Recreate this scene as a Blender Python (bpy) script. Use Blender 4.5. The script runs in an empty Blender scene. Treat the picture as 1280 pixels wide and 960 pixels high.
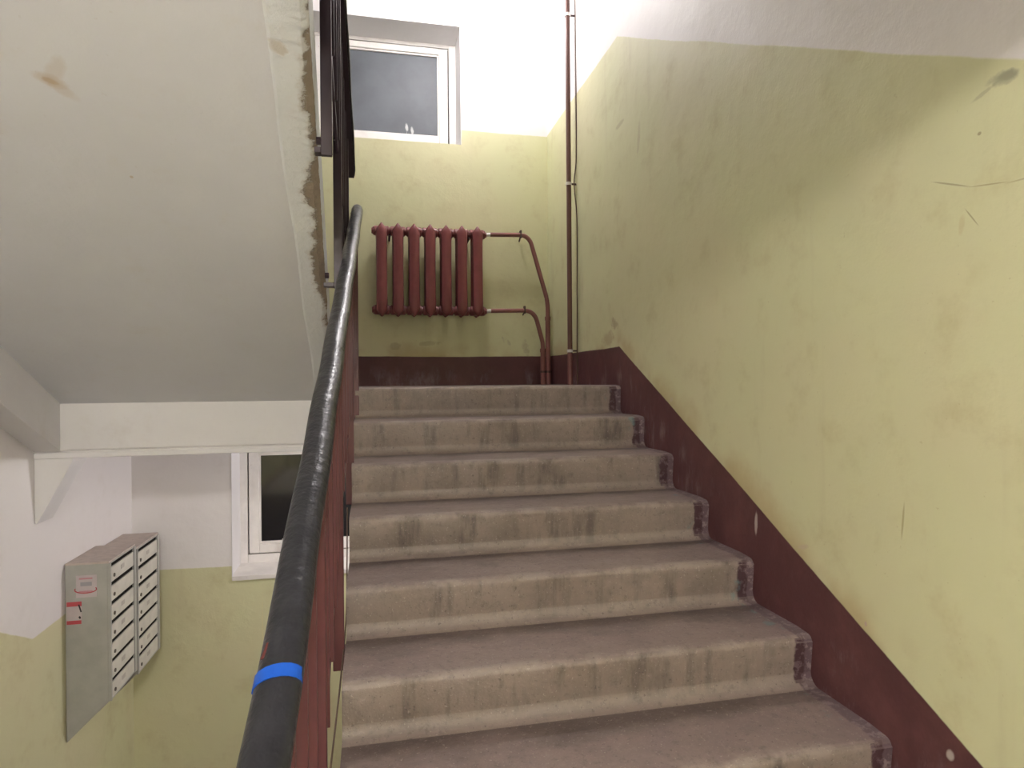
import bpy, bmesh, math, random
from mathutils import Vector, Matrix
random.seed(7)
S = bpy.context.scene
COL = S.collection
# ------------------------------------------------------------------ camera
EYE = 0.0207
YAW, PITCH, ROLL, FPX = 0.2133, -0.00318, -0.00797, 803.5
cam_data = bpy.data.cameras.new('camera')
cam_data.sensor_fit = 'HORIZONTAL'; cam_data.sensor_width = 36.0
cam_data.lens = FPX * 36.0 / 1280.0
cam_data.clip_start = 0.02; cam_data.clip_end = 100
cam = bpy.data.objects.new('camera', cam_data); COL.objects.link(cam)
cy, sy, cp, sp, cr, sr = (math.cos(YAW), math.sin(YAW), math.cos(PITCH), math.sin(PITCH), math.cos(ROLL), math.sin(ROLL))
e_u = Vector((cy, -sy, 0)); fwd = Vector((sy*cp, cy*cp, sp)); up0 = Vector((-sy*sp, -cy*sp, cp))
right = cr*e_u + sr*up0; up = -sr*e_u + cr*up0
cam.matrix_world = Matrix(((right.x, up.x, -fwd.x, 0), (right.y, up.y, -fwd.y, 0), (right.z, up.z, -fwd.z, EYE), (0, 0, 0, 1)))
S.camera = cam
# ------------------------------------------------------------------ world: night outside
w = bpy.data.worlds.new('night'); S.world = w; w.use_nodes = True
bg = w.node_tree.nodes['Background']; bg.inputs[0].default_value = (0.010, 0.013, 0.020, 1); bg.inputs[1].default_value = 1.0
S.view_settings.view_transform = 'Standard'; S.view_settings.look = 'None'
S.view_settings.exposure = 2.12; S.view_settings.gamma = 1.0; S.view_settings.use_curve_mapping = False
# the stairwell's three ceiling lamps (fixtures are built at the end, at these places)
LAMP_LANDING = Vector((0.55, 3.98, 2.62)); P_LANDING = 72.0; C_LANDING = (1.0, 0.95, 0.95)
LAMP_LOWER = Vector((0.55, 3.98, 2.62 - 2.962)); P_LOWER = 84.0
LAMP_FLOOR = Vector((0.05, -1.45, 1.24)); P_FLOOR = 285.0; C_FLOOR = (1.0, 0.945, 0.955)

# ------------------------------------------------------------------ dimensions (metres); landing level = 0
XR, XLW = 1.275, -1.532           # right and left wall planes
YB = 4.589                        # back wall plane
YREAR = -2.3                     # wall behind the viewer
RISE, RUN = 0.1481, 0.30
SL = RISE / RUN
YD = 3.18                         # edge of the landing above our flight
YU = 3.36                         # front of landing beam / start of upper flight
XS = -0.0835                      # open side of our flight
FLOOR = -10 * RISE                # storey floor we stand on
ST = 20 * RISE                    # storey height

# ------------------------------------------------------------------ node helpers
class NT:
    def __init__(s, name):
        s.m = bpy.data.materials.new(name); s.m.use_nodes = True
        s.t = s.m.node_tree; s.n = s.t.nodes; s.b = s.n['Principled BSDF']
        s.geo = s.n.new('ShaderNodeNewGeometry'); s.pos = s.geo.outputs['Position']
        sep = s.n.new('ShaderNodeSeparateXYZ'); s.t.links.new(s.pos, sep.inputs[0])
        s.X, s.Y, s.Z = sep.outputs
    def put(s, sock, v):
        if isinstance(v, bpy.types.NodeSocket): s.t.links.new(v, sock)
        elif isinstance(v, tuple) and len(v) == 3 and sock.type == 'RGBA': sock.default_value = (*v, 1)
        else: sock.default_value = v
    def op(s, o, a, b=0.0, c=0.0, clamp=False):
        n = s.n.new('ShaderNodeMath'); n.operation = o; n.use_clamp = clamp
        s.put(n.inputs[0], a); s.put(n.inputs[1], b); s.put(n.inputs[2], c); return n.outputs[0]
    def add(s, a, b): return s.op('ADD', a, b)
    def sub(s, a, b): return s.op('SUBTRACT', a, b)
    def mul(s, a, b): return s.op('MULTIPLY', a, b)
    def mix(s, f, a, b, mode='MIX'):
        n = s.n.new('ShaderNodeMix'); n.data_type = 'RGBA'; n.blend_type = mode
        s.put(n.inputs[0], f); s.put(n.inputs[6], a); s.put(n.inputs[7], b); return n.outputs[2]
    def step(s, v, lo, hi):                     # smooth 0..1 between lo and hi (lo may exceed hi)
        n = s.n.new('ShaderNodeMapRange'); n.interpolation_type = 'SMOOTHSTEP'
        s.put(n.inputs[0], v)
        if lo < hi: n.inputs[1].default_value = lo; n.inputs[2].default_value = hi
        else:
            n.inputs[1].default_value = hi; n.inputs[2].default_value = lo
            n.inputs[3].default_value = 1.0; n.inputs[4].default_value = 0.0
        return n.outputs[0]
    def noise(s, scale, detail=4.0, rough=0.55, stretch=None, dist=0.0, off=(0, 0, 0), obj=False):
        n = s.n.new('ShaderNodeTexNoise'); n.inputs['Scale'].default_value = scale
        n.inputs['Detail'].default_value = detail; n.inputs['Roughness'].default_value = rough; n.inputs['Distortion'].default_value = dist
        src = s.pos
        if obj:
            src = s.n.new('ShaderNodeTexCoord').outputs['Object']
        mp = s.n.new('ShaderNodeMapping'); s.t.links.new(src, mp.inputs[0])
        mp.inputs['Location'].default_value = off
        if stretch: mp.inputs['Scale'].default_value = stretch
        s.t.links.new(mp.outputs[0], n.inputs['Vector'])
        return n.outputs[0]
    def blob(s, u, v, cu, cv, ru, rv, ang=0.0, nz=None, amp=0.0):   # soft elliptical mark on a surface, 1 in the middle
        du, dv = s.sub(u, cu), s.sub(v, cv)
        c, q = math.cos(ang), math.sin(ang)
        a = s.mul(s.add(s.mul(du, c), s.mul(dv, q)), 1 / ru); b = s.mul(s.sub(s.mul(dv, c), s.mul(du, q)), 1 / rv)
        d = s.add(s.mul(a, a), s.mul(b, b))
        if nz is not None: d = s.add(d, s.mul(s.sub(nz, 0.5), amp))
        return s.step(d, 1.0, 0.15)
    def bump(s, h, strength=0.3, dist=0.01):
        n = s.n.new('ShaderNodeBump'); n.inputs['Strength'].default_value = strength; n.inputs['Distance'].default_value = dist
        s.put(n.inputs['Height'], h); s.t.links.new(n.outputs[0], s.b.inputs['Normal'])
    def done(s, col, rough=0.5, spec=0.5, metal=0.0):
        s.put(s.b.inputs['Base Color'], col); s.put(s.b.inputs['Roughness'], rough)
        s.b.inputs['Specular IOR Level'].default_value = spec; s.b.inputs['Metallic'].default_value = metal
        return s.m

YELLOW = (0.640, 0.642, 0.392); WHITE = (0.80, 0.775, 0.76); BROWN = (0.098, 0.037, 0.040)

def wall_material(name, side):
    t = NT(name)
    wob = t.mul(t.sub(t.noise(1.6, 2), 0.5), 0.030)
    fine = t.mul(t.sub(t.noise(28, 3), 0.5), 0.006)
    w2 = t.add(wob, fine)
    if side == 'right':
        ln = t.op('MAXIMUM', t.mul(t.op('MINIMUM', t.sub(t.Y, YD + 0.02), 0.0), SL), FLOOR)
        hi = t.sub(t.Z, t.add(t.mul(ln, 1.108), 1.838)); lo = t.sub(t.Z, t.add(ln, 0.205))
    elif side == 'left':
        ln = t.op('MINIMUM', t.mul(t.sub(3.34, t.Y), t.op('GREATER_THAN', 3.34, t.Y)), 2.7)
        ln = t.mul(ln, SL)
        hi = t.sub(t.Z, t.add(ln, -1.135)); lo = t.sub(t.Z, t.add(ln, -2.76))
    else:
        lev = t.mul(t.op('LESS_THAN', t.Z, -0.3), -3.02)
        zz = t.sub(t.Z, lev)
        hi = t.sub(zz, 1.832); lo = t.sub(zz, 0.205)
    hi_m = t.step(t.add(hi, w2), -0.004, 0.004); lo_m = t.step(t.add(lo, t.mul(w2, 0.55)), 0.003, -0.003)
    # grime of their own shape: vertical streaks, patches and rubbed spots
    big = t.noise(1.3, 3, 0.6); mid = t.noise(5.5, 5, 0.65); streak = t.noise(7, 4, 0.6, stretch=(1, 1, 0.12)); spk = t.noise(60, 2)
    yel = t.mix(t.step(big, 0.35, 0.7), YELLOW, (0.645, 0.615, 0.390))
    yel = t.mix(t.mul(t.step(mid, 0.50, 0.78), 0.42), yel, (0.46, 0.40, 0.20))
    yel = t.mix(t.mul(t.step(streak, 0.58, 0.80), 0.28), yel, (0.44, 0.38, 0.23))
    yel = t.mix(t.mul(t.step(spk, 0.72, 0.78), 0.30), yel, (0.40, 0.33, 0.16))
    # handled, browned paint just above the dark band
    rub = t.mul(t.step(t.add(lo, t.mul(t.sub(mid, 0.5), 0.18)), 0.13, 0.0), t.step(t.noise(3.5, 3, off=(4, 1, 2)), 0.38, 0.62))
    yel = t.mix(t.mul(rub, 0.55), yel, (0.42, 0.29, 0.12))
    whi = t.mix(t.mul(t.step(mid, 0.5, 0.8), 0.25), WHITE, (0.62, 0.58, 0.53))
    bro = t.mix(t.step(mid, 0.40, 0.75), BROWN, (0.150, 0.060, 0.060))
    chip = t.step(t.noise(14, 5, 0.7, stretch=(1, 1, 0.6), off=(2, 3, 1)), 0.735, 0.755)
    bro = t.mix(t.mul(chip, 0.7), bro, (0.33, 0.27, 0.24))
    scuff = t.mul(t.step(t.noise(9, 6, 0.72, stretch=(1, 1, 0.35), off=(7, 2, 5)), 0.50, 0.72), t.step(lo, -0.04, -0.17))
    bro = t.mix(t.mul(scuff, 0.75), bro, (0.25, 0.18, 0.185))
    col = t.mix(hi_m, yel, whi); col = t.mix(lo_m, col, bro)
    if side == 'right':
        n2 = t.noise(22, 4, 0.65)
        def mark(cu, cv, ru, rv, ang, c, k, amp=1.2):
            nonlocal col
            col = t.mix(t.mul(t.blob(t.Y, t.Z, cu, cv, ru, rv, ang, n2, amp), k), col, c)
        mark(1.085, 0.640, 0.042, 0.017, 0.12, (0.17, 0.16, 0.12), 0.42, 2.4)
        mark(1.072, 0.641, 0.030, 0.012, 0.05, (0.17, 0.16, 0.12), 0.42, 1.8)       # grey-black smudge
        mark(1.122, 0.628, 0.035, 0.006, -0.3, (0.25, 0.23, 0.15), 0.35, 1.8)
        mark(1.206, 0.458, 0.065, 0.0026, 0.39, (0.22, 0.19, 0.10), 0.55, 0.5)  # arc scratch, three strokes
        mark(1.115, 0.430, 0.055, 0.0020, 0.17, (0.30, 0.26, 0.14), 0.6, 0.5)
        mark(1.045, 0.419, 0.040, 0.0020, 0.05, (0.33, 0.28, 0.15), 0.5, 0.5)
        mark(1.155, 0.372, 0.032, 0.0022, 0.95, (0.25, 0.21, 0.11), 0.6, 0.5)
        mark(1.178, 0.360, 0.010, 0.028, 0.1, (0.52, 0.42, 0.2), 0.35, 2.0)
        mark(1.135, 0.545, 0.006, 0.005, 0, (0.25, 0.2, 0.1), 0.7, 0.3)
        mark(1.345, -0.330, 0.004, 0.055, 0.10, (0.34, 0.28, 0.12), 0.6, 0.5)
        mark(3.17, 1.365, 0.075, 0.016, -0.05, (0.36, 0.31, 0.17), 0.4, 2.0)
        mark(2.93, 1.20, 0.02, 0.10, 0.15, (0.44, 0.38, 0.22), 0.4, 2.0)
        mark(3.27, 0.33, 0.06, 0.035, 0.3, (0.30, 0.19, 0.10), 0.5, 3.2)
        mark(3.36, 0.255, 0.10, 0.05, 0.0, (0.38, 0.26, 0.14), 0.45, 3.2)
        mark(1.968, -0.47, 0.010, 0.045, 0.05, (0.62, 0.55, 0.50), 0.75, 1.5)    # bare plaster chips in the band
        mark(1.72, -0.487, 0.030, 0.010, -0.3, (0.55, 0.47, 0.33), 0.9, 1.2)
        mark(2.60, -0.062, 0.020, 0.012, -0.3, (0.55, 0.49, 0.33), 0.9, 1.2)
        mark(1.215, -0.835, 0.012, 0.016, 0.4, (0.55, 0.50, 0.45), 0.8, 1.2)
        mark(1.47, -0.63, 0.006, 0.008, 0.0, (0.50, 0.36, 0.33), 0.8, 0.8)
    if side == 'back':
        n2 = t.noise(30, 4, 0.65)
        for cu, cv, ru, rv, ang in ((0.93, 0.335, 0.010, 0.030, 0.3), (0.975, 0.305, 0.012, 0.030, 0.6), (0.40, 0.30, 0.10, 0.02, 0.1), (0.16, 0.28, 0.05, 0.03, 0.2), (1.10, 0.27, 0.03, 0.06, 0.2)):
            col = t.mix(t.mul(t.blob(t.X, t.Z, cu, cv, ru, rv, ang, n2, 3.2), 0.32), col, (0.26, 0.19, 0.10))
        # thin lighter vertical streaks on the lower wall
        for x0 in (-0.62, -0.49, -0.74):
            col = t.mix(t.mul(t.blob(t.X, t.Z, x0, -1.75, 0.006, 0.45, 0.0, n2, 0.8), 0.4), col, (0.72, 0.66, 0.34))
    t.bump(t.add(t.add(t.mul(big, 0.5), t.mul(t.noise(11, 4), 0.22)), t.mul(t.noise(120, 2), 0.03)), 0.45, 0.03)
    return t.done(col, t.op('ADD', 0.42, t.mul(mid, 0.2)), 0.4)

def plaster_material(name, tint=(0.77, 0.76, 0.755), stains=False, edge=False):
    t = NT(name)
    a = t.noise(1.4, 4, 0.6); b = t.noise(7, 5, 0.65); c = t.noise(70, 2)
    col = t.mix(t.step(a, 0.3, 0.7), tint, tuple(v * 0.93 for v in tint))
    col = t.mix(t.mul(t.step(b, 0.55, 0.8), 0.30), col, (0.60, 0.56, 0.50))
    col = t.mix(t.mul(t.step(c, 0.70, 0.76), 0.15), col, (0.45, 0.40, 0.36))
    n2 = t.noise(26, 4, 0.7)
    if stains:
        for cu, cv, ru, rv, ang, k in ((-0.742, 1.722, 0.042, 0.020, 0.35, 0.30), (-0.742, 1.724, 0.020, 0.010, 0.35, 0.45), (-0.722, 1.70, 0.060, 0.022, -0.9, 0.22), (-0.725, 1.745, 0.045, 0.018, 0.8, 0.22), (-0.66, 2.0, 0.006, 0.006, 0, 0.5)):
            col = t.mix(t.mul(t.blob(t.X, t.Y, cu, cv, ru, rv, ang, n2, 1.1), k), col, (0.44, 0.30, 0.15))
    if edge:
        # bare, crumbled concrete along the open edge: distance from the edge line, broken up by noise
        d = t.sub(t.sub(-0.132, t.mul(t.sub(t.Y, 1.478), 0.034)), t.X)        # metres inside the edge
        big = t.noise(5, 4, 0.6, stretch=(0.3, 1, 0.3)); rag = t.noise(48, 8, 0.75)
        width = t.add(t.mul(t.sub(big, 0.40), 0.15), t.mul(t.sub(rag, 0.5), 0.06))
        under = t.op('LESS_THAN', t.sub(t.Z, t.sub(1.595, t.mul(t.Y, SL))), 0.015)
        m = t.mul(t.step(t.sub(d, width), 0.006, -0.004), under)
        bare = t.mix(n2, (0.15, 0.122, 0.103), (0.34, 0.295, 0.255))
        col = t.mix(m, col, bare)
        col = t.mix(t.mul(t.mul(t.step(t.sub(d, width), 0.022, 0.0), 0.35), under), col, (0.42, 0.34, 0.25))
        col = t.mix(t.mul(t.blob(t.X, t.Y, -0.212, 1.585, 0.026, 0.022, 0.3, n2, 2.6), 0.42), col, (0.38, 0.29, 0.17))
        t.bump(t.add(t.mul(n2, 0.6), t.mul(m, -0.6)), 0.7, 0.01)
    else:
        t.bump(t.add(t.mul(b, 0.4), t.mul(c, 0.05)), 0.35, 0.02)
    return t.done(col, 0.8, 0.25)

def stair_material(name, painted_end=True):
    t = NT(name)
    a = t.noise(1.7, 4, 0.6); b = t.noise(9, 6, 0.68); sp1 = t.noise(140, 2, 0.6); drip = t.noise(16, 4, 0.62, stretch=(1, 1, 0.10))
    wear = t.noise(5, 3, 0.6, stretch=(0.35, 1, 1))
    col = t.mix(t.step(a, 0.3, 0.72), (0.235, 0.182, 0.152), (0.160, 0.123, 0.108))
    col = t.mix(t.mul(t.step(b, 0.45, 0.75), 0.62), col, (0.105, 0.082, 0.070))
    col = t.mix(t.mul(t.step(t.noise(3.1, 5, 0.68, off=(8, 3, 1)), 0.46, 0.68), 0.68), col, (0.095, 0.073, 0.064))
    col = t.mix(t.mul(t.step(wear, 0.52, 0.75), 0.45), col, (0.255, 0.21, 0.175))
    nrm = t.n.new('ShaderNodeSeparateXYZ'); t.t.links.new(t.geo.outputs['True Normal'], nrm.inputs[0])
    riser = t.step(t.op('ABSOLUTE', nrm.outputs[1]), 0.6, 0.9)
    col = t.mix(t.mul(riser, 0.42), col, (0.255, 0.208, 0.162))                 # risers mixed towards a yellowish tone
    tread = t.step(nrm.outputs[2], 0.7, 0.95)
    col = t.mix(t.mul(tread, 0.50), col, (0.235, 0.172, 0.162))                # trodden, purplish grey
    col = t.mix(t.mul(t.mul(riser, t.step(drip, 0.50, 0.72)), 0.72), col, (0.075, 0.06, 0.05))
    # dirt collected where riser meets tread, as worn bands with ragged edges (object space: z of the step's own profile)
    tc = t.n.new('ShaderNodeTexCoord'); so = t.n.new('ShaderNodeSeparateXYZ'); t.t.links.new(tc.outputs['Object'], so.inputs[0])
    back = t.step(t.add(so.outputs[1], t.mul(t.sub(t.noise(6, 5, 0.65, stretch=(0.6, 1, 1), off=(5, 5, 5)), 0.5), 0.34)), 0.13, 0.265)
    nose_light = t.mul(t.step(so.outputs[1], 0.045, 0.012), t.mul(t.step(so.outputs[2], -0.035, -0.010), t.step(t.noise(11, 4, 0.65, off=(1, 9, 2)), 0.40, 0.60)))  # highlight along the nosing edge, put into the colour
    col = t.mix(t.mul(nose_light, 0.55), col, (0.30, 0.25, 0.215))
    cove = t.mul(t.step(so.outputs[2], -RISE+0.050, -RISE+0.022), t.step(so.outputs[1], 0.03, 0.012))  # light caught by the cove, painted as a paler tone
    col = t.mix(t.mul(cove, 0.38), col, (0.29, 0.245, 0.20))
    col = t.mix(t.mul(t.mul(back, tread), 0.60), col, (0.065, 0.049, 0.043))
    grit = t.noise(42, 6, 0.75)
    col = t.mix(t.mul(t.step(grit, 0.52, 0.70), 0.45), col, (0.085, 0.066, 0.058))
    col = t.mix(t.mul(t.step(grit, 0.46, 0.30), 0.35), col, (0.30, 0.25, 0.215))
    col = t.mix(t.mul(t.step(sp1, 0.655, 0.70), 0.55), col, (0.36, 0.31, 0.27))
    col = t.mix(t.mul(t.step(t.noise(95, 2, off=(3, 1, 7)), 0.67, 0.72), 0.5), col, (0.06, 0.045, 0.042))
    if painted_end:
        e = t.add(t.X, t.mul(t.sub(t.noise(16, 4, 0.65), 0.5), 0.035))
        rim = t.step(e, XR - 0.030, XR - 0.022)
        m = t.mul(t.step(e, XR - 0.066, XR - 0.058), t.op('MAXIMUM', riser, t.mul(t.step(e, XR - 0.052, XR - 0.042), 0.75)))
        scuff = t.step(t.noise(38, 4, 0.7), 0.50, 0.62)
        dark = t.mix(scuff, (0.055, 0.024, 0.028), (0.12, 0.08, 0.085)); light = t.mix(scuff, (0.115, 0.075, 0.082), (0.24, 0.185, 0.185))
        col = t.mix(m, col, t.mix(t.op('MAXIMUM', rim, t.mul(tread, 0.8)), dark, light))
        g = t.mul(t.step(e, XR - 0.095, XR - 0.075), t.step(e, XR - 0.045, XR - 0.060))
        col = t.mix(t.mul(t.mul(g, t.step(t.noise(13, 3, off=(1, 5, 3)), 0.56, 0.64)), 0.6), col, (0.12, 0.20, 0.19))   # remains of older green paint
    t.bump(t.add(t.add(t.mul(b, 0.5), t.mul(sp1, 0.12)), t.mul(drip, 0.1)), 0.65, 0.014)
    return t.done(col, t.op('SUBTRACT', 0.66, t.mul(wear, 0.25)), 0.4)

def plain(name, col, rough=0.5, spec=0.5, metal=0.0, var=0.15, nscale=9.0, bump=0.15, chip=None):
    t = NT(name)
    a = t.noise(nscale, 4, 0.6)
    c = t.mix(t.step(a, 0.3, 0.75), col, tuple(v * (1 - var) for v in col))
    if chip: c = t.mix(t.step(t.noise(35, 4, 0.7, off=(2, 1, 4)), 0.68, 0.72), c, chip)
    t.bump(t.add(a, t.mul(t.noise(90, 2), 0.2)), bump, 0.004)
    return t.done(c, t.op('ADD', rough - 0.06, t.mul(a, 0.12)), spec, metal)

M = {}
M['wall_right'] = wall_material('painted wall right', 'right')
M['wall_left'] = wall_material('painted wall left', 'left')
M['wall_back'] = wall_material('painted wall back', 'back')
M['plaster'] = plaster_material('whitewashed plaster')
M['soffit'] = plaster_material('soffit whitewash', (0.69, 0.70, 0.725), stains=True)
M['edge'] = plaster_material('soffit edge', (0.76, 0.79, 0.815), edge=True)
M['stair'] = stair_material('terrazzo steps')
M['bounce_tile'] = plain('unseen pale bounce floor', (0.56, 0.52, 0.47), 0.5, 0.4)  # unseen floor, made pale to bounce more light onto the soffit
M['concrete'] = plain('grey concrete', (0.30, 0.26, 0.23), 0.8, 0.3, bump=0.4)
M['radiator'] = plain('radiator enamel', (0.225, 0.060, 0.062), 0.36, 0.5, nscale=14)
M['pipe'] = plain('pipe paint', (0.245, 0.095, 0.085), 0.42, 0.5)
M['riser_pipe'] = plain('riser paint', (0.16, 0.075, 0.060), 0.45, 0.5)
M['chrome'] = plain('bright fitting', (0.75, 0.73, 0.70), 0.3, 0.5, 0.8)
M['iron'] = plain('dark iron', (0.09, 0.055, 0.050), 0.6, 0.4)
M['rail_paint'] = plain('railing paint', (0.100, 0.028, 0.030), 0.38, 0.5, nscale=12, chip=None)
M['rail_shaded'] = plain('railing paint shaded', (0.048, 0.030, 0.040), 0.40, 0.5, nscale=12)  # same railing paint with the unlit look put into the colour
M['handrail'] = plain('black plastic handrail', (0.016, 0.016, 0.019), 0.30, 0.38, nscale=22, bump=0.9, var=-0.5)
M['tape'] = plain('blue tape', (0.006, 0.085, 0.48), 0.45, 0.4, nscale=20)
M['red_smear'] = plain('red paint smear', (0.12, 0.03, 0.025), 0.6, 0.3)
M['frame'] = plain('white window paint', (0.80, 0.77, 0.73), 0.5, 0.4, nscale=7, chip=(0.52, 0.45, 0.38))
M['gap'] = plain('dark joint', (0.03, 0.027, 0.025), 0.8, 0.2)
M['mail_body'] = plain('grey mailbox enamel', (0.45, 0.45, 0.41), 0.45, 0.4)
M['mail_top'] = plain('dusty mailbox top', (0.58, 0.50, 0.45), 0.8, 0.2, nscale=25, chip=(0.25, 0.2, 0.17))
M['mail_door'] = plain('cream mailbox door', (0.66, 0.64, 0.56), 0.45, 0.4)
M['slot'] = plain('slot darkness', (0.018, 0.016, 0.014), 0.9, 0.1)
M['lock'] = plain('lock metal', (0.14, 0.12, 0.10), 0.4, 0.5, 0.6)
M['plate'] = plain('worn number plate', (0.52, 0.49, 0.43), 0.6, 0.3)
M['paper'] = plain('sticker paper', (0.60, 0.54, 0.54), 0.7, 0.2)
M['paper_grey'] = plain('faded print', (0.38, 0.37, 0.39), 0.7, 0.2)
M['print_red'] = plain('red print', (0.55, 0.10, 0.11), 0.7, 0.2)
M['print_pink'] = plain('faded red print', (0.60, 0.30, 0.33), 0.7, 0.2)
M['print_black'] = plain('black print', (0.05, 0.045, 0.045), 0.7, 0.2)
M['wire'] = plain('thin wire', (0.13, 0.085, 0.06), 0.6, 0.3)
M['lamp_base'] = plain('white lamp base', (0.7, 0.7, 0.68), 0.4, 0.4)

def glass_material(name, dust, k, gr):
    # night behind, so the pane shows as a dark gloss with a film of dust
    t = NT(name)
    a = t.noise(3.2, 5, 0.6); b = t.noise(24, 5, 0.7, stretch=(1, 1, 0.5)); dr = t.noise(30, 3, 0.6, stretch=(1, 1, 0.06))
    c = t.mix(t.step(a, 0.3, 0.75), dust, tuple(v * 0.72 for v in dust))
    c = t.mix(t.mul(t.step(b, 0.72, 0.78), k), c, (0.30, 0.31, 0.31))
    if k > 0.5:
        n2 = t.noise(40, 4, 0.7)
        for x, z in ((0.265, 1.935), (0.305, 1.915)):
            c = t.mix(t.mul(t.blob(t.X, t.Z, x, z, 0.014, 0.036, 0.1, n2, 1.5), 0.8), c, (0.6, 0.61, 0.6))
            c = t.mix(t.mul(t.blob(t.X, t.Z, x, z - 0.07, 0.004, 0.06, 0.0, n2, 0.5), 0.4), c, (0.5, 0.5, 0.5))
        c = t.mix(t.mul(t.step(t.add(t.Z, t.mul(t.sub(n2, 0.5), 0.12)), 2.485, 2.505), 0.6), c, (0.5, 0.5, 0.49))
    t.b.inputs['IOR'].default_value = 1.52
    return t.done(c, gr, 0.9 if gr < 0.3 else 0.45)
M['glass_up'] = glass_material('dusty night pane', (0.125, 0.138, 0.155), 0.6, 0.55)
M['glass_low'] = glass_material('dark night pane', (0.008, 0.009, 0.011), 0.25, 0.08)

def emit_material(name, col, e):
    m = bpy.data.materials.new(name); m.use_nodes = True; b = m.node_tree.nodes['Principled BSDF']
    b.inputs['Base Color'].default_value = (0.9, 0.9, 0.88, 1)
    b.inputs['Emission Color'].default_value = (*col, 1); b.inputs['Emission Strength'].default_value = e
    return m

# ------------------------------------------------------------------ mesh helpers
def add_box(bm, a, b):
    x0, y0, z0 = a; x1, y1, z1 = b
    v = [bm.verts.new(p) for p in ((x0, y0, z0), (x1, y0, z0), (x1, y1, z0), (x0, y1, z0), (x0, y0, z1), (x1, y0, z1), (x1, y1, z1), (x0, y1, z1))]
    for f in ((0, 3, 2, 1), (4, 5, 6, 7), (0, 1, 5, 4), (1, 2, 6, 5), (2, 3, 7, 6), (3, 0, 4, 7)): bm.faces.new([v[i] for i in f])
    return v
def add_prism_x(bm, poly, x0, x1):                 # polygon in (y, z), extruded in x
    a = [bm.verts.new((x0, y, z)) for y, z in poly]; b = [bm.verts.new((x1, y, z)) for y, z in poly]
    n = len(poly)
    bm.faces.new(a); bm.faces.new(b[::-1])
    for i in range(n): bm.faces.new((a[i], b[i], b[(i+1) % n], a[(i+1) % n]))
def add_prism_y(bm, poly, y0, y1):                 # polygon in (x, z), extruded in y
    a = [bm.verts.new((x, y0, z)) for x, z in poly]; b = [bm.verts.new((x, y1, z)) for x, z in poly]
    n = len(poly)
    bm.faces.new(a); bm.faces.new(b[::-1])
    for i in range(n): bm.faces.new((a[i], b[i], b[(i+1) % n], a[(i+1) % n]))
def add_sweep(bm, pts, rx, ry=None, seg=10, caps=True, section=None, upv=Vector((0, 0, 1)), scale=None):
    pts = [Vector(p) for p in pts]; ry = ry or rx
    sec = section or [(rx*math.cos(2*math.pi*i/seg), ry*math.sin(2*math.pi*i/seg)) for i in range(seg)]
    rings = []
    for i, p in enumerate(pts):
        t = (pts[min(i+1, len(pts)-1)] - pts[max(i-1, 0)]).normalized()
        ref = upv if abs(t.dot(upv)) < 0.98 else Vector((0, 1, 0))
        s = t.cross(ref).normalized(); u = s.cross(t).normalized()
        k = scale[i] if scale else 1.0
        rings.append([bm.verts.new(p + s*a*k + u*b*k) for a, b in sec])
    n = len(sec)
    for r0, r1 in zip(rings, rings[1:]):
        for j in range(n): bm.faces.new((r0[j], r0[(j+1) % n], r1[(j+1) % n], r1[j]))
    if caps: bm.faces.new(rings[0][::-1]); bm.faces.new(rings[-1])
def obj(name, bm, mat, parent=None, smooth=False, bevel=0.0, kind=None, loc=None, seg=2):
    bmesh.ops.recalc_face_normals(bm, faces=bm.faces)
    me = bpy.data.meshes.new(name); bm.to_mesh(me); bm.free()
    me.materials.append(M[mat] if isinstance(mat, str) else mat)
    if smooth:
        for p in me.polygons: p.use_smooth = True
        me.set_sharp_from_angle(angle=math.radians(42))
    o = bpy.data.objects.new(name, me); COL.objects.link(o)
    if parent: o.parent = parent
    if loc: o.location = loc
    if bevel:
        m = o.modifiers.new('bevel', 'BEVEL'); m.width = bevel; m.segments = seg; m.limit_method = 'ANGLE'
    if kind: o['kind'] = kind
    return o
def box(name, a, b, mat, parent=None, bevel=0.0, kind=None):
    bm = bmesh.new(); add_box(bm, a, b); return obj(name, bm, mat, parent, bevel=bevel, kind=kind)
def boxes(name, lst, mat, parent=None, bevel=0.0, kind=None):
    bm = bmesh.new()
    for a, b in lst: add_box(bm, a, b)
    return obj(name, bm, mat, parent, bevel=bevel, kind=kind)
def tube(name, pts, r, mat, parent=None, seg=10, **k):
    bm = bmesh.new(); add_sweep(bm, pts, r, seg=seg, **k); return obj(name, bm, mat, parent, smooth=True)
def thing(name, label, cat, loc=(0, 0, 0), group=None):
    o = bpy.data.objects.new(name, None); COL.objects.link(o); o.empty_display_size = 0.05
    tag(o, label, cat, group); return o
def tag(o, label, cat, group=None):
    o['label'] = label; o['category'] = cat
    if group: o['group'] = group
    return o
def clone(o, parent, loc):
    c = o.copy(); COL.objects.link(c); c.parent = parent; c.location = loc; return c
def struct(o, label=None):
    o['kind'] = 'structure'
    if label: o['label'] = label
    return o
def smooth_path(pts, n=6):                          # Catmull-Rom through the points
    P = [Vector(p) for p in pts]; out = []
    for i in range(len(P)-1):
        p0, p1, p2, p3 = P[max(i-1, 0)], P[i], P[i+1], P[min(i+2, len(P)-1)]
        for j in range(n):
            t = j/n
            out.append(0.5*((2*p1) + (p2-p0)*t + (2*p0-5*p1+4*p2-p3)*t*t + (3*p1-p0-3*p2+p3)*t**3))
    out.append(P[-1]); return out
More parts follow.
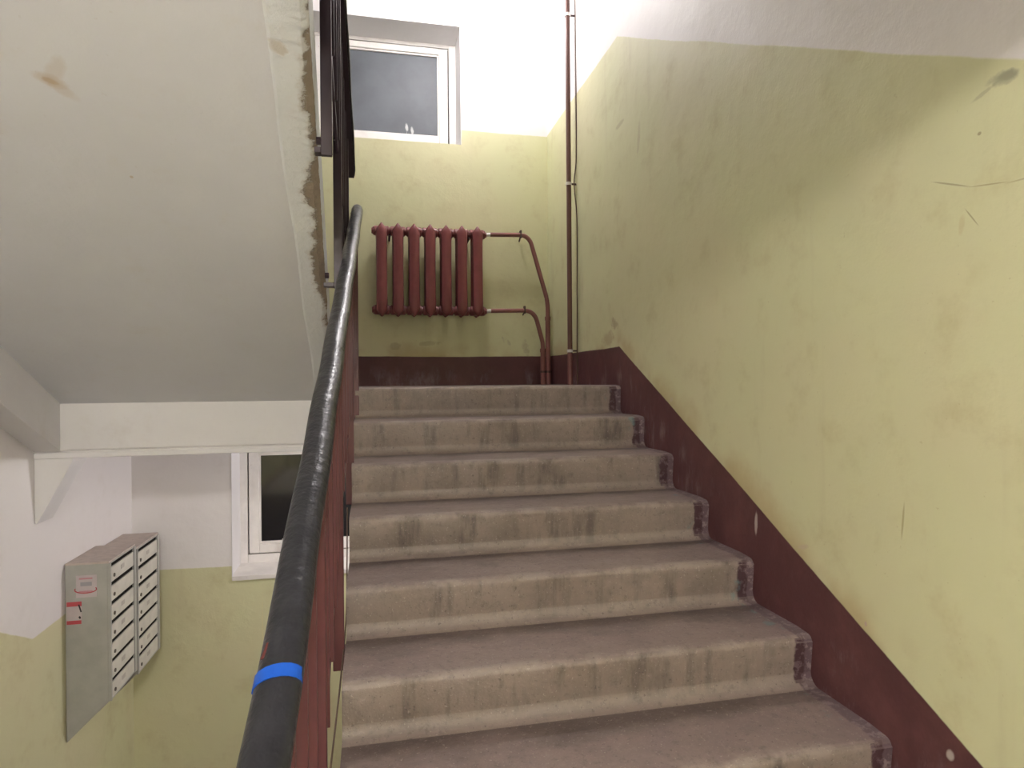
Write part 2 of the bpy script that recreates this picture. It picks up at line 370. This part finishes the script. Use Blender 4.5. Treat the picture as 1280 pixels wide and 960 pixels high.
def corner_path(pts, r, n=7):                       # straight runs joined by rounded bends
    P = [Vector(p) for p in pts]; out = [P[0]]
    for i in range(1, len(P)-1):
        a, b = (P[i-1]-P[i]), (P[i+1]-P[i])
        q = min(r, a.length*0.48, b.length*0.48); s, e = P[i]+a.normalized()*q, P[i]+b.normalized()*q
        for j in range(n+1):
            t = j/n; out.append(s*(1-t)**2 + P[i]*2*t*(1-t) + e*t*t)
    out.append(P[-1]); return out

# ------------------------------------------------------------------ the shell
ZLO, ZHI = -3.2, 4.45
struct(box('wall_right', (XR, YREAR-0.2, ZLO), (XR+0.25, YB+0.45, ZHI), 'wall_right'), 'yellow and white painted wall with a dark brown painted band beside the stairs')
struct(box('wall_left', (XLW-0.25, YREAR-0.2, ZLO), (XLW, YB+0.45, ZHI), 'wall_left'), 'yellow and white painted wall behind the mailboxes')
struct(box('wall_rear', (XLW, YREAR-0.2, ZLO), (XR, YREAR, ZHI), 'wall_back'), 'painted wall behind the viewer')
WX0, WX1 = -0.93, 0.636                              # window openings
WZ = ((1.726, 2.574), (-1.262, -0.395))
bw = [((XLW, YB, ZLO), (WX0, YB+0.42, ZHI)), ((WX1, YB, ZLO), (XR, YB+0.42, ZHI)),
      ((WX0, YB, ZLO), (WX1, YB+0.42, WZ[1][0])), ((WX0, YB, WZ[1][1]), (WX1, YB+0.42, WZ[0][0])), ((WX0, YB, WZ[0][1]), (WX1, YB+0.42, ZHI))]
bmw = bmesh.new()
for a, b in bw: add_box(bmw, a, b)
struct(obj('wall_back', bmw, 'wall_back'), 'yellow and white painted wall behind the radiator, holding both windows')
# landings and floors
struct(box('floor_landing', (XLW, 3.48, -0.20), (XR, YB, 0.0), 'stair'), 'half landing in front of the radiator')
struct(box('floor_storey', (XLW, YREAR, FLOOR-0.2), (XR, 0.48, FLOOR), 'bounce_tile'))
struct(box('floor_lower_landing', (XLW, YU, -ST-0.2), (XR, YB, -ST), 'concrete'))
struct(box('floor_lower_base', (XLW, YREAR, -ST-0.2), (XR, YU, -ST-0.05), 'concrete'))
struct(box('ceiling_landing', (XLW, 3.40, 2.79), (XR, YB, 2.99), 'plaster'), 'whitewashed ceiling above the half landing')
struct(box('ceiling_storey', (XLW, YREAR, 1.36), (XR, 0.66, 1.48), 'plaster'))
struct(box('ceiling_top', (XLW, YREAR, 4.25), (XR, 3.4, 4.45), 'plaster'))
# concrete beams under the landings
bm = bmesh.new()
add_prism_x(bm, [(YU, 0.0), (YU, -0.278), (YU+0.012, -0.284), (YU+0.012, -0.290), (YU+0.004, -0.294), (YU+0.004, -0.318), (YU+0.2, -0.318), (YU+0.2, 0.0)], XLW, -0.20)
struct(obj('trim_1', bm, 'plaster', bevel=0.004), 'white concrete beam under the front edge of the half landing')
bm = bmesh.new()
add_prism_y(bm, [(XLW, -0.318), (XLW, -0.62), (XLW+0.010, -0.62), (-1.372, -0.335), (-1.372, -0.318)], YU+0.006, YU+0.16)
struct(obj('trim_2', bm, 'plaster', bevel=0.004), 'small triangular white corbel under the left end of the beam')
struct(box('trim_3', (XS, 0.46, 0.80), (XR, 0.66, 1.36), 'plaster'), 'concrete beam overhead')
struct(box('trim_4', (XLW, 3.20, 2.66), (XR, 3.40, 2.99), 'plaster'), 'concrete beam above the half landing')

# ------------------------------------------------------------------ windows
def window(idx, z0, z1, glass, label):
    yf = YB + 0.27
    root = bpy.data.objects.new('window_%d' % idx, None); COL.objects.link(root); root.empty_display_size = 0.05
    root['kind'] = 'structure'; root['label'] = label
    fw, yb = 0.055, yf + 0.09
    xm = -0.36
    bm = bmesh.new()
    for a, b in (((WX0, yf, z0), (WX0+fw, yb, z1)), ((WX1-fw, yf, z0), (WX1, yb, z1)), ((WX0+fw, yf, z0), (WX1-fw, yb, z0+0.07)), ((WX0+fw, yf, z1-0.03), (WX1-fw, yb, z1)), ((xm-0.03, yf, z0+0.07), (xm+0.03, yb, z1-0.03))):
        add_box(bm, a, b)
    obj('window_frame', bm, 'frame', root, bevel=0.004)
    for x0, x1 in ((WX0+fw, xm-0.03), (xm+0.03, WX1-fw)):
        g = 0.009; sw = 0.066
        a0, a1, c0, c1 = x0+g, x1-g, z0+0.07+g, z1-0.03-g
        boxes('joint', [((x0, yf+0.03, z0+0.07), (x0+g, yf+0.05, z1-0.03)), ((x1-g, yf+0.03, z0+0.07), (x1, yf+0.05, z1-0.03)), ((a0, yf+0.03, z0+0.07), (a1, yf+0.05, c0)), ((a0, yf+0.03, c1), (a1, yf+0.05, z1-0.03))], 'gap', root)
        bm = bmesh.new()
        for a, b in (((a0, yf-0.008, c0), (a0+sw, yf+0.05, c1)), ((a1-sw, yf-0.008, c0), (a1, yf+0.05, c1)), ((a0+sw, yf-0.008, c0), (a1-sw, yf+0.05, c0+sw)), ((a0+sw, yf-0.008, c1-0.045), (a1-sw, yf+0.05, c1))):
            add_box(bm, a, b)
        sash = obj('sash', bm, 'frame', root, bevel=0.004)
        bm = bmesh.new()
        q = 0.012
        for a, b in (((a0+sw, yf+0.006, c0+sw), (a0+sw+q, yf+0.022, c1-0.045)), ((a1-sw-q, yf+0.006, c0+sw), (a1-sw, yf+0.022, c1-0.045)), ((a0+sw+q, yf+0.006, c0+sw), (a1-sw-q, yf+0.022, c0+sw+q)), ((a0+sw+q, yf+0.006, c1-0.045-q), (a1-sw-q, yf+0.022, c1-0.045))):
            add_box(bm, a, b)
        obj('glazing_bead', bm, 'frame', sash, bevel=0.002)
        box('pane', (a0+sw, yf+0.022, c0+sw), (a1-sw, yf+0.028, c1-0.045), glass, sash)
        if idx == 1 or x0 > -0.5: continue
        # small hook handle on the bottom rail
        hx = a0 + (a1-a0)*0.52
        tube('handle', corner_path([(hx, yf-0.008, c0+0.03), (hx, yf-0.04, c0+0.03), (hx-0.012, yf-0.04, c0+0.10)], 0.01, 4), 0.006, 'frame', sash, 8)
    sl = 0.012
    bm = bmesh.new(); add_prism_x(bm, [(YB-0.012, z0-0.03), (YB-0.012, z0+0.002), (yf, z0+sl), (yf, z0-0.03)] if idx == 2 else [(YB+0.002, z0-0.02), (YB+0.002, z0+0.001), (yf, z0+sl), (yf, z0-0.02)], WX0+0.001, WX1-0.001)
    obj('window_sill', bm, 'frame', root, bevel=0.004)
    # plastered white reveal around the opening
    t = 0.004
    boxes('reveal', [((WX0, YB-0.003, z0), (WX0+t, yf, z1)), ((WX1-t, YB-0.003, z0), (WX1, yf, z1)), ((WX0+t, YB-0.003, z1-t), (WX1-t, yf, z1))], 'plaster', root)
    return root
window(1, *WZ[0], 'glass_up', 'white wooden window with a dusty night-dark pane above the radiator')
window(2, *WZ[1], 'glass_low', 'white wooden window with a black pane below the half landing')
# outside the windows: nothing but night

# ------------------------------------------------------------------ flights
def step_profile():
    r = 0.020; pts = [(RUN, 0.0)]
    pts.append((0.075, 0.0015))
    for i in range(7):
        a = math.radians(90 + 90*i/6); pts.append((r + r*math.cos(a), -r + r*math.sin(a)))
    pts.append((0.010, -RISE+0.036))
    for i in range(7):                                # hollow cove down on to the tread below
        a = math.radians(90*i/6)
        pts.append((-0.026 + 0.036*math.cos(a) , -RISE + 0.036 - 0.036*math.sin(a)))
    pts.append((0.02, -RISE)); pts.append((RUN, -0.012)); return pts
def step_mesh(x0, x1, flip=False, jitter=0.0, n=48):
    # profile swept across the width in short lengths so the arrises can be slightly worn
    prof = step_profile(); sgn = -1 if flip else 1
    bm = bmesh.new(); rows = []
    rnd = random.Random(3)
    ph = [rnd.uniform(0, 6.28) for _ in range(6)]
    for i in range(n+1):
        x = x0 + (x1-x0)*i/n; row = []
        dip = jitter*(math.sin(x*5+ph[0])+0.6*math.sin(x*13+ph[1])+0.4*math.sin(x*29+ph[2])+rnd.uniform(-.5, .5))
        for k, (y, z) in enumerate(prof):
            nose = 1.0 if 1 < k < 8 else 0.0
            row.append(bm.verts.new((x, sgn*(y + nose*dip*0.6), z - nose*abs(dip)*0.5)))
        rows.append(row)
    m = len(prof)
    for r0, r1 in zip(rows, rows[1:]):
        for j in range(m): bm.faces.new((r0[j], r0[(j+1) % m], r1[(j+1) % m], r1[j]))
    bm.faces.new(rows[0]); bm.faces.new(rows[-1][::-1])
    return bm
# our flight, rising to the landing
fl = thing('stair_flight', 'worn grey terrazzo stair flight rising to the radiator landing', 'stairs')
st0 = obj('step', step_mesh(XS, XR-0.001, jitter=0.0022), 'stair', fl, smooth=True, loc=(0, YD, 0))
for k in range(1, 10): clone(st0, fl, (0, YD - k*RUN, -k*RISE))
bm = bmesh.new()
z_at = lambda y: (y - YD)*SL - RISE
add_prism_x(bm, [(YD+RUN, z_at(YD+RUN)-0.001), (0.48, z_at(0.48)+0.0), (0.48, z_at(0.48)-0.16), (YD+RUN, z_at(YD+RUN)-0.16)], XS+0.006, XR-0.001)
obj('soffit_slab', bm, 'plaster', fl)
# upper flight, rising back over the viewer: its whitewashed underside fills the upper left
uf = thing('stair_flight', 'whitewashed sloping underside of the upper stair flight with a crumbling edge', 'stairs')
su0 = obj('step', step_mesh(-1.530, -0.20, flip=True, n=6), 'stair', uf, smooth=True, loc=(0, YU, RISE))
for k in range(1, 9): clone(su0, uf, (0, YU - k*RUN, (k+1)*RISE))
zs = lambda y: 1.595 - SL*y
XE = lambda y: -0.132 - 0.034*(y-1.478)
XSEAM = lambda y: -0.234 - 0.024*(y-1.489)
XSTR = -1.419
bm = bmesh.new(); N = 40; y0, y1 = 0.66, YU
ra = []
for i in range(N+1):
    y = y0 + (y1-y0)*i/N
    ra.append([bm.verts.new((XSTR-0.01, y, zs(y))), bm.verts.new((XSEAM(y)+0.014, y, zs(y))), bm.verts.new((XSEAM(y)+0.014, y, zs(y)+0.064)), bm.verts.new((XSTR-0.01, y, zs(y)+0.064))])
for a, b in zip(ra, ra[1:]):
    for j in range(4): bm.faces.new((a[j], a[(j+1) % 4], b[(j+1) % 4], b[j]))
bm.faces.new(ra[0]); bm.faces.new(ra[-1][::-1])
obj('soffit_slab', bm, 'soffit', uf)
# rough edge strip along the open side
bm = bmesh.new(); N = 260; ra = []; rnd = random.Random(11)
jag = 0.0
for i in range(N+1):
    y = 0.66 + (YU-0.66)*i/N
    jag = 0.75*jag + rnd.uniform(-1, 1)*0.0020
    seam = 0.003*math.sin(y*9) + rnd.uniform(-1, 1)*0.0006
    z = zs(y)
    xe = XE(y)
    ra.append([bm.verts.new(p) for p in ((XSEAM(y)+seam, y, z+0.001), (XSEAM(y)+seam+0.009, y, z-0.006), ((XSEAM(y)+xe)/2, y, z-0.007+rnd.uniform(-1, 1)*0.0006), (xe-0.020+jag, y, z-0.006+rnd.uniform(-1, 1)*0.0012),
        (xe-0.002+jag*0.9, y, z+0.004+abs(jag)*0.5), (xe, y, z+0.022+abs(jag)), (xe, y, z+0.21), (XSEAM(y)+seam, y, z+0.21))])
for a, b in zip(ra, ra[1:]):
    for j in range(8): bm.faces.new((a[j], a[(j+1) % 8], b[(j+1) % 8], b[j]))
bm.faces.new(ra[0]); bm.faces.new(ra[-1][::-1])
o = obj('edge_strip', bm, 'edge', uf); o['label'] = 'plaster strip along the open edge with bare brown concrete showing'
bm = bmesh.new()
add_prism_x(bm, [(YU, zs(YU)+0.06), (YU, zs(YU)-0.222), (0.66, zs(0.66)-0.222), (0.66, zs(0.66)+0.06)], XLW+0.001, XSTR)
o = obj('stringer', bm, 'plaster', uf, bevel=0.004); o['label'] = 'white sloping beam against the left wall'
# lower flight under it and next flight above ours (close the well above and below)
bm = bmesh.new(); add_prism_x(bm, [(YU, -ST), (0.48, FLOOR), (0.48, FLOOR-0.2), (YU, -ST-0.2)], XLW, -0.20)
struct(obj('floor_lower_flight', bm, 'stair'))
bm = bmesh.new(); add_prism_x(bm, [(0.66, 1.30), (3.25, 2.80), (3.25, 2.96), (0.66, 1.48)], XS, XR)
struct(obj('ceiling_flight', bm, 'plaster'))

# ------------------------------------------------------------------ railings
def flat_section(wd, h): return [(-wd/2, -h/2), (wd/2, -h/2), (wd/2, h/2), (-wd/2, h/2)]
D_SEC = [(0.027*math.cos(a), (0.020 if math.sin(a) > 0 else 0.013)*math.sin(a)) for a in [2*math.pi*i/18 for i in range(18)]]
def railing(label, rail_pt, base_pt, ys_posts, ybal, paint, post_w, foot, xpost, side_x, dirn):
    root = thing('stair_railing', label, 'railing')
    pts = [rail_pt(y) for y in ybal]
    # black plastic handrail with slightly lumpy, hand-fitted surface
    y0, y1 = ybal[0], ybal[-1]
    path = []; n = 70
    for i in range(n+1):
        y = y0 + (y1-y0)*i/n
        p = rail_pt(y); path.append(p + Vector((0.0012*math.sin(y*17), 0, 0.0012*math.sin(y*23+1))))
    ends = [1.0]*(n+1); ends[0] = 0.80; ends[-1] = 0.80
    bm = bmesh.new(); add_sweep(bm, path, 0.027, section=D_SEC, scale=ends)
    rail = obj('handrail', bm, 'handrail', root, smooth=True); rail['label'] = 'black plastic handrail'
    # steel strip under the handrail and the lower strip
    for nm, dz in (('top_strip', -0.0165), ):
        bm = bmesh.new(); add_sweep(bm, [rail_pt(y)+Vector((0, 0, dz)) for y in (y0+0.01*dirn, (y0+y1)/2, y1-0.01*dirn)], 1, section=flat_section(0.036, 0.006)); obj(nm, bm, paint, root)
    lowz = lambda y: base_pt(y) + 0.20
    bm = bmesh.new(); add_sweep(bm, [Vector((xpost(y), y, lowz(y))) for y in (y0, (y0+y1)/2, y1)], 1, section=flat_section(0.008, 0.022)); obj('bottom_strip', bm, paint, root)
    for yp in ys_posts:
        x = xpost(yp); zt = rail_pt(yp).z-0.018; zb = base_pt(yp) - foot
        box('post', (x-post_w/2, yp-0.008, zb), (x+post_w/2, yp+0.008, zt), paint, root, bevel=0.002)
        xs = side_x(yp); brh = 0.045 if dirn > 0 else 0.020
        a, b = (x+post_w/2, xs) if xs > x else (xs, x-post_w/2)
        br = box('bracket', (a-0.004, yp-0.014, zb+0.004), (b+0.001, yp+0.018, zb+brh), paint, root, bevel=0.002)
        sx = 1 if xs > x else -1
        bm = bmesh.new(); add_sweep(bm, [Vector((xs-sx*0.012, yp+0.030, zb+0.05)), Vector((xs+sx*0.002, yp+0.030, zb+0.05))], 0.011, seg=6); obj('bolt', bm, paint, br)
    yb_ = y0 + 0.06*dirn; cnt = int(abs(y1-y0)/0.15)
    proto = None
    for i in range(cnt+1):
        y = y0 + (y1-y0)*(i+0.5)/(cnt+1)
        if min(abs(y-q) for q in ys_posts) < 0.03: continue
        x = xpost(y); zt = rail_pt(y).z-0.018; zb = lowz(y)
        bm = bmesh.new(); add_box(bm, (x-0.011, y-0.006, zb), (x+0.011, y+0.006, zt)); obj('baluster', bm, paint, root)
    return root, rail
nos = lambda y: (y - YD)*SL                               # our nosing line
rail_our = lambda y: Vector((-0.112 + (y-0.69)*0.0186, y, -0.715 + SL*y))
ra_, hr = railing('black plastic-topped railing beside the grey steps, blue tape wound round it', rail_our, nos, (0.51, 1.22, 1.93, 2.64, 3.19), (0.42, 1.0, 2.0, 3.225), 'rail_paint', 0.032, 0.195, lambda y: -0.103+max(0, y-2.0)*0.018, lambda y: XS, 1)
# tape wound round the handrail
bm = bmesh.new()
sec = [(a*1.03, b*1.045) for a, b in D_SEC]
add_sweep(bm, [rail_our(y)+Vector((0, 0, 0.0006)) for y in (0.779, 0.784, 0.790, 0.795)], 1, section=sec)
for v in bm.verts: v.co.y += (v.co.x - rail_our(0.787).x)*0.10; v.co.z += (v.co.x - rail_our(0.787).x)*0.05
o = obj('tape_band', bm, 'tape', hr, smooth=True); o['label'] = 'bright blue tape'
bm = bmesh.new()
add_sweep(bm, [rail_our(0.803)+Vector((-0.019, 0, 0.0142)), rail_our(0.812)+Vector((-0.0165, 0, 0.0157)), rail_our(0.822)+Vector((-0.015, 0, 0.0164))], 0.004, 0.0012, seg=8)
o = obj('paint_smear', bm, 'red_smear', hr, smooth=True); o['label'] = 'small red smear'
nos_u = lambda y: RISE + (YU - y)*SL
rail_up = lambda y: Vector((-0.112 + (y-2.2)*0.012, y, nos_u(y) + 0.86))
railing('brown bar railing of the upper flight in painted shade, seen end-on beside the window', rail_up, nos_u, (1.10, 1.80, 2.36, 3.05), (3.28, 2.2, 1.5, 0.75), 'rail_shaded', 0.030, 0.285, lambda y: -0.116, lambda y: XE(y), -1)
# loose thin wire hanging in the stairwell beside our railing
pts = smooth_path([(-0.092, 2.35, -0.42), (-0.0885, 2.12, -0.70), (-0.0895, 1.80, -0.76), (-0.092, 1.52, -0.78), (-0.095, 1.28, -0.80), (-0.10, 1.0, -0.86)], 6)
tag(tube('loose_wire', pts, 0.0022, 'wire', seg=6), 'thin loose wire beside the railing foot at the edge of the grey steps', 'wire')

# ------------------------------------------------------------------ radiator
YF = YB - 0.185                                             # front face of the columns
rad = thing('radiator', 'red-brown seven-section cast iron radiator under the window', 'radiator')
def section_mesh():
    bm = bmesh.new()
    zt, zb, w0, d0 = 1.105, 0.478, 0.037, 0.026
    for yc in (YF+d0, YF+0.108):
        sec = [(-1, 0), (-0.86, -0.62), (-0.45, -0.93), (0, -1.05), (0.45, -0.93), (0.86, -0.62), (1, 0), (0.8, 0.75), (0, 1), (-0.8, 0.75)]
        prof = [(zb, 0.10, 0.35), (zb+0.016, 0.62, 0.7), (zb+0.034, 0.98, 0.95), (zb+0.09, 1.04, 1), (zb+0.14, 1.0, 1), (0.8, 0.98, 1), (zt-0.12, 1.0, 1), (zt-0.07, 1.05, 1), (zt-0.043, 0.98, 0.97), (zt-0.020, 0.52, 0.7), (zt, 0.08, 0.35)]
        rings = [[bm.verts.new((a*w0*sx, yc + b*d0*sd, z)) for a, b in sec] for z, sx, sd in prof]
        for r0, r1 in zip(rings, rings[1:]):
            for j in range(10): bm.faces.new((r0[j], r0[(j+1) % 10], r1[(j+1) % 10], r1[j]))
        bm.faces.new(rings[0][::-1]); bm.faces.new(rings[-1])
    for z in (0.520, 1.058):                                # hubs joining front and back columns
        add_sweep(bm, [Vector((-0.050, YF+0.066, z)), Vector((-0.046, YF+0.066, z)), Vector((0.046, YF+0.066, z)), Vector((0.050, YF+0.066, z))], 0.034, seg=12, scale=[0.85, 1, 1, 0.85])
        add_box(bm, (-0.022, YF+0.03, z-0.024), (0.022, YF+0.11, z+0.024))
    return bm
X0, PIT = 0.066, 0.1092
s0 = obj('section', section_mesh(), 'radiator', rad, smooth=True, loc=(X0, 0, 0))
for k in range(1, 7): clone(s0, rad, (X0 + k*PIT, 0, -0.0*k))
for k in range(6):
    for z in (0.520, 1.058):
        bm = bmesh.new(); xx = X0 + (k+0.5)*PIT
        add_sweep(bm, [Vector((xx-0.008, YF+0.066, z)), Vector((xx+0.008, YF+0.066, z))], 0.026, seg=12); obj('nipple', bm, 'radiator', rad, smooth=True)
for z in (0.520, 1.058):
    bm = bmesh.new(); add_sweep(bm, [Vector((X0-0.048, YF+0.066, z)), Vector((X0-0.054, YF+0.066, z)), Vector((X0-0.060, YF+0.066, z)), Vector((X0-0.066, YF+0.066, z))], 0.030, seg=8, scale=[1, 1, 0.7, 0.65]); obj('blank_plug', bm, 'radiator', rad)
    xe = X0+6*PIT
    bm = bmesh.new(); add_sweep(bm, [Vector((xe+0.048, YF+0.066, z)), Vector((xe+0.056, YF+0.066, z)), Vector((xe+0.060, YF+0.066, z)), Vector((xe+0.068, YF+0.066, z))], 0.030, seg=8, scale=[1, 1, 0.7, 0.65]); obj('pipe_plug', bm, 'radiator', rad)
    bm = bmesh.new(); add_sweep(bm, [Vector((xe+0.066, YF+0.066, z)), Vector((xe+0.088, YF+0.066, z+0.003)), Vector((xe+0.100, YF+0.066, z+0.004))], 0.0135, seg=8); o = obj('thread_fitting', bm, 'chrome', rad); o['label'] = 'shiny bare threaded fitting'
for xx in (X0+0.5*PIT, X0+5.5*PIT):
    tube('wall_hook', [(xx, YB-0.0005, 1.02), (xx, YF+0.066, 1.025), (xx, YF+0.05, 1.03)], 0.009, 'iron', rad, 6)
# heating pipes
YP = YF + 0.066
def heating_pipe(label, z, xb, xv, zj, bracket_x, reach, slant):
    root = thing('heating_pipe', label, 'pipe')
    xs = X0+6*PIT+0.098
    tube('pipe', corner_path([(xs, YP, z+0.004), (xb, YP, z+0.012), (xv-0.002, YP+0.004, slant), (xv, YP+0.01, zj)], reach, 9), 0.0155, 'pipe', root, 10)
    tube('sleeve', [(xv, YP+0.01, zj+0.01), (xv, YP+0.01, -0.01)], 0.0185, 'pipe', root, 10)
    tube('coupling', [(xv, YP+0.01, zj-0.012), (xv, YP+0.01, zj+0.014)], 0.0215, 'pipe', root, 10)
    tube('coupling', [(xv, YP+0.01, 0.085), (xv, YP+0.01, 0.10)], 0.0210, 'iron', root, 10)
    b = box('bracket', (bracket_x-0.006, YP-0.016, z-0.012), (bracket_x+0.006, YP+0.016, z+0.042), 'iron', root, bevel=0.002)
    tube('bracket_rod', [(bracket_x, YP+0.012, z-0.002), (bracket_x+0.018, YB+0.01, z-0.01)], 0.005, 'iron', b, 6)
    return root
heating_pipe('reddish upper radiator pipe bending down into the landing corner', 1.058, 1.100, 1.238, 0.475, 1.040, 0.075, 0.60)
heating_pipe('reddish lower radiator pipe curving down beside the upper one', 0.520, 1.135, 1.200, 0.245, 1.064, 0.080, 0.30)
# tall riser pipe on the right wall
XP, YPR = XR-0.048, 3.915
rp = thing('riser_pipe', 'tall brown vertical pipe in the landing corner running up to the ceiling', 'pipe')
tube('pipe', [(XP, YPR, -0.01), (XP, YPR, 2.80)], 0.0155, 'riser_pipe', rp, 12)
for z, rr in ((0.215, 0.019), (1.275, 0.0195), (2.345, 0.021)):
    tube('clamp', [(XP, YPR, z-0.009), (XP, YPR, z+0.009)], rr, 'plaster' if z < 1 else 'frame', rp, 12)
    box('clamp_arm', (XP+0.012, YPR-0.004, z-0.005), (XR+0.005, YPR+0.004, z+0.005), 'iron', rp)
tube('pipe_foot', [(XP, YPR, 0.0), (XP, YPR, 0.20)], 0.0175, 'pipe', rp, 12)
cab = smooth_path([(XR-0.012, 3.875, 2.78), (XR-0.010, 3.870, 2.0), (XR-0.010, 3.872, 1.45), (XR-0.022, 3.885, 1.27), (XR-0.011, 3.868, 1.05), (XR-0.010, 3.872, 0.7), (XR-0.012, 3.880, 0.215), (XR-0.012, 3.882, 0.0)], 6)
tag(tube('cable', cab, 0.0038, 'wire', seg=6), 'thin brownish cable running up the wall beside the tall riser pipe', 'cable')

# ------------------------------------------------------------------ mailboxes on the lower left wall
XF = -1.332
def mailbox(y0, y1, zt, zb, label, stickers):
    root = thing('mailbox_unit', label, 'mailbox', group=None)
    drop = 0.19
    bm = bmesh.new()
    # body: top-flat box whose underside slopes down towards the wall
    add_prism_y(bm, [(XLW+0.002, zt), (XF-0.004, zt), (XF-0.004, zb), (XLW+0.002, zb-drop)], y0, y1)
    obj('body', bm, 'mail_body', root, bevel=0.002)
    box('top_panel', (XLW+0.002, y0-0.004, zt), (XF+0.004, y1+0.004, zt+0.010), 'mail_top', root, bevel=0.002)
    fy0, fy1 = y0+0.012, y1-0.030
    bm = bmesh.new()
    for a, b in (((XF-0.004, y0, zb), (XF+0.010, fy0, zt)), ((XF-0.004, fy1, zb), (XF+0.010, y1, zt)), ((XF-0.004, fy0, zb), (XF+0.006, fy1, zb+0.006)), ((XF-0.004, fy0, zt-0.006), (XF+0.006, fy1, zt))): add_box(bm, a, b)
    obj('front_frame', bm, 'mail_body', root, bevel=0.0015)
    n = 7; h = (zt-zb-0.012)/n
    for i in range(n):
        z1 = zt-0.006-i*h; z0 = z1-h
        d = box('door', (XF-0.003, fy0+0.004, z0+0.002), (XF+0.006, fy1-0.004, z1-0.021), 'mail_door', root, bevel=0.0015)
        box('slot', (XF-0.0038, fy0+0.002, z1-0.020), (XF-0.001, fy1-0.002, z1), 'slot', root)
        ly = fy0+0.045
        tube('lock', [(XF+0.005, ly, z0+0.030), (XF+0.010, ly, z0+0.030)], 0.010, 'lock', d, 8)
        if (i*5) % 3 != 2: box('number_plate', (XF+0.0055, (fy0+fy1)/2-0.022, z0+0.034), (XF+0.0072, (fy0+fy1)/2+0.022, z0+0.056), 'plate', d)
    if stickers:
        yf = y0-0.0012
        def flat(nm, x0, x1, z0, z1, mat, parent, k=0): return box(nm, (x0, yf-0.0006*(k+1), z0), (x1, yf-0.0006*k+0.0010*(k == 0), z1), mat, parent)
        # pale notice with faded red and grey lines and a red oval
        a = flat('sticker', -1.480, -1.385, -1.058, -0.945, 'paper', root); a['label'] = 'pale faded notice'
        flat('print_line', -1.466, -1.405, -0.966, -0.958, 'print_pink', a, 1)
        flat('print_line', -1.460, -1.408, -1.000, -0.980, 'paper_grey', a, 1)
        pts = [Vector((-1.436 + 0.050*math.cos(t), yf-0.0013, -1.018 - 0.018*math.sin(t))) for t in [math.radians(q) for q in range(-25, 206, 15)]]
        tube('print_oval', pts, 0.0026, 'print_red', a, 5)
        flat('print_line', -1.468, -1.404, -1.033, -1.024, 'print_pink', a, 1)
        b = flat('sticker', -1.524, -1.455, -1.192, -1.076, 'paper', root); b['label'] = 'torn red-barred sticker with black strokes'
        flat('print_bar', -1.523, -1.455, -1.100, -1.077, 'print_red', b, 1)
        flat('print_bar', -1.523, -1.457, -1.191, -1.172, 'print_red', b, 1)
        tube('print_stroke', [(-1.468, yf-0.0012, -1.092), (-1.4575, yf-0.0012, -1.130)], 0.0035, 'print_black', b, 5)
        tube('print_stroke', [(-1.466, yf-0.0012, -1.152), (-1.461, yf-0.0012, -1.163)], 0.0045, 'print_black', b, 5)
    return root
mailbox(3.655, 4.022, -0.892, -1.600, 'grey seven-door mailbox unit with stickers on its side, nearer the viewer', True)
mailbox(4.044, 4.425, -0.918, -1.636, 'grey seven-door mailbox unit in the corner, farther from the viewer', False)

# ------------------------------------------------------------------ lamps (both just out of the picture)
def lamp(pos, zceil, power, colr, label, r):
    root = thing('ceiling_lamp', label, 'lamp')
    bm = bmesh.new(); add_sweep(bm, [Vector((pos.x, pos.y, zceil)), Vector((pos.x, pos.y, zceil-0.02)), Vector((pos.x, pos.y, pos.z+r*0.86))], 0.055, seg=20, scale=[1, 1, 0.8], upv=Vector((0, 1, 0))); obj('base', bm, 'lamp_base', root, smooth=True)
    bm = bmesh.new(); bmesh.ops.create_uvsphere(bm, u_segments=20, v_segments=12, radius=r)
    obj('globe', bm, emit_material('lit globe', colr, 12.0), root, smooth=True, loc=pos)
    ld = bpy.data.lights.new('bulb', 'POINT'); ld.energy = power; ld.color = colr; ld.shadow_soft_size = r*1.08
    lo = bpy.data.objects.new('bulb', ld); COL.objects.link(lo); lo.parent = root; lo.location = pos
lamp(LAMP_LANDING, 2.79, P_LANDING, C_LANDING, 'round white ceiling lamp over the radiator landing', 0.07)
lamp(LAMP_FLOOR, 1.36, P_FLOOR, C_FLOOR, 'round white ceiling lamp over the storey floor', 0.11)
lamp(LAMP_LOWER, -0.20, P_LOWER, C_LANDING, 'round white ceiling lamp over the mailbox landing', 0.07)
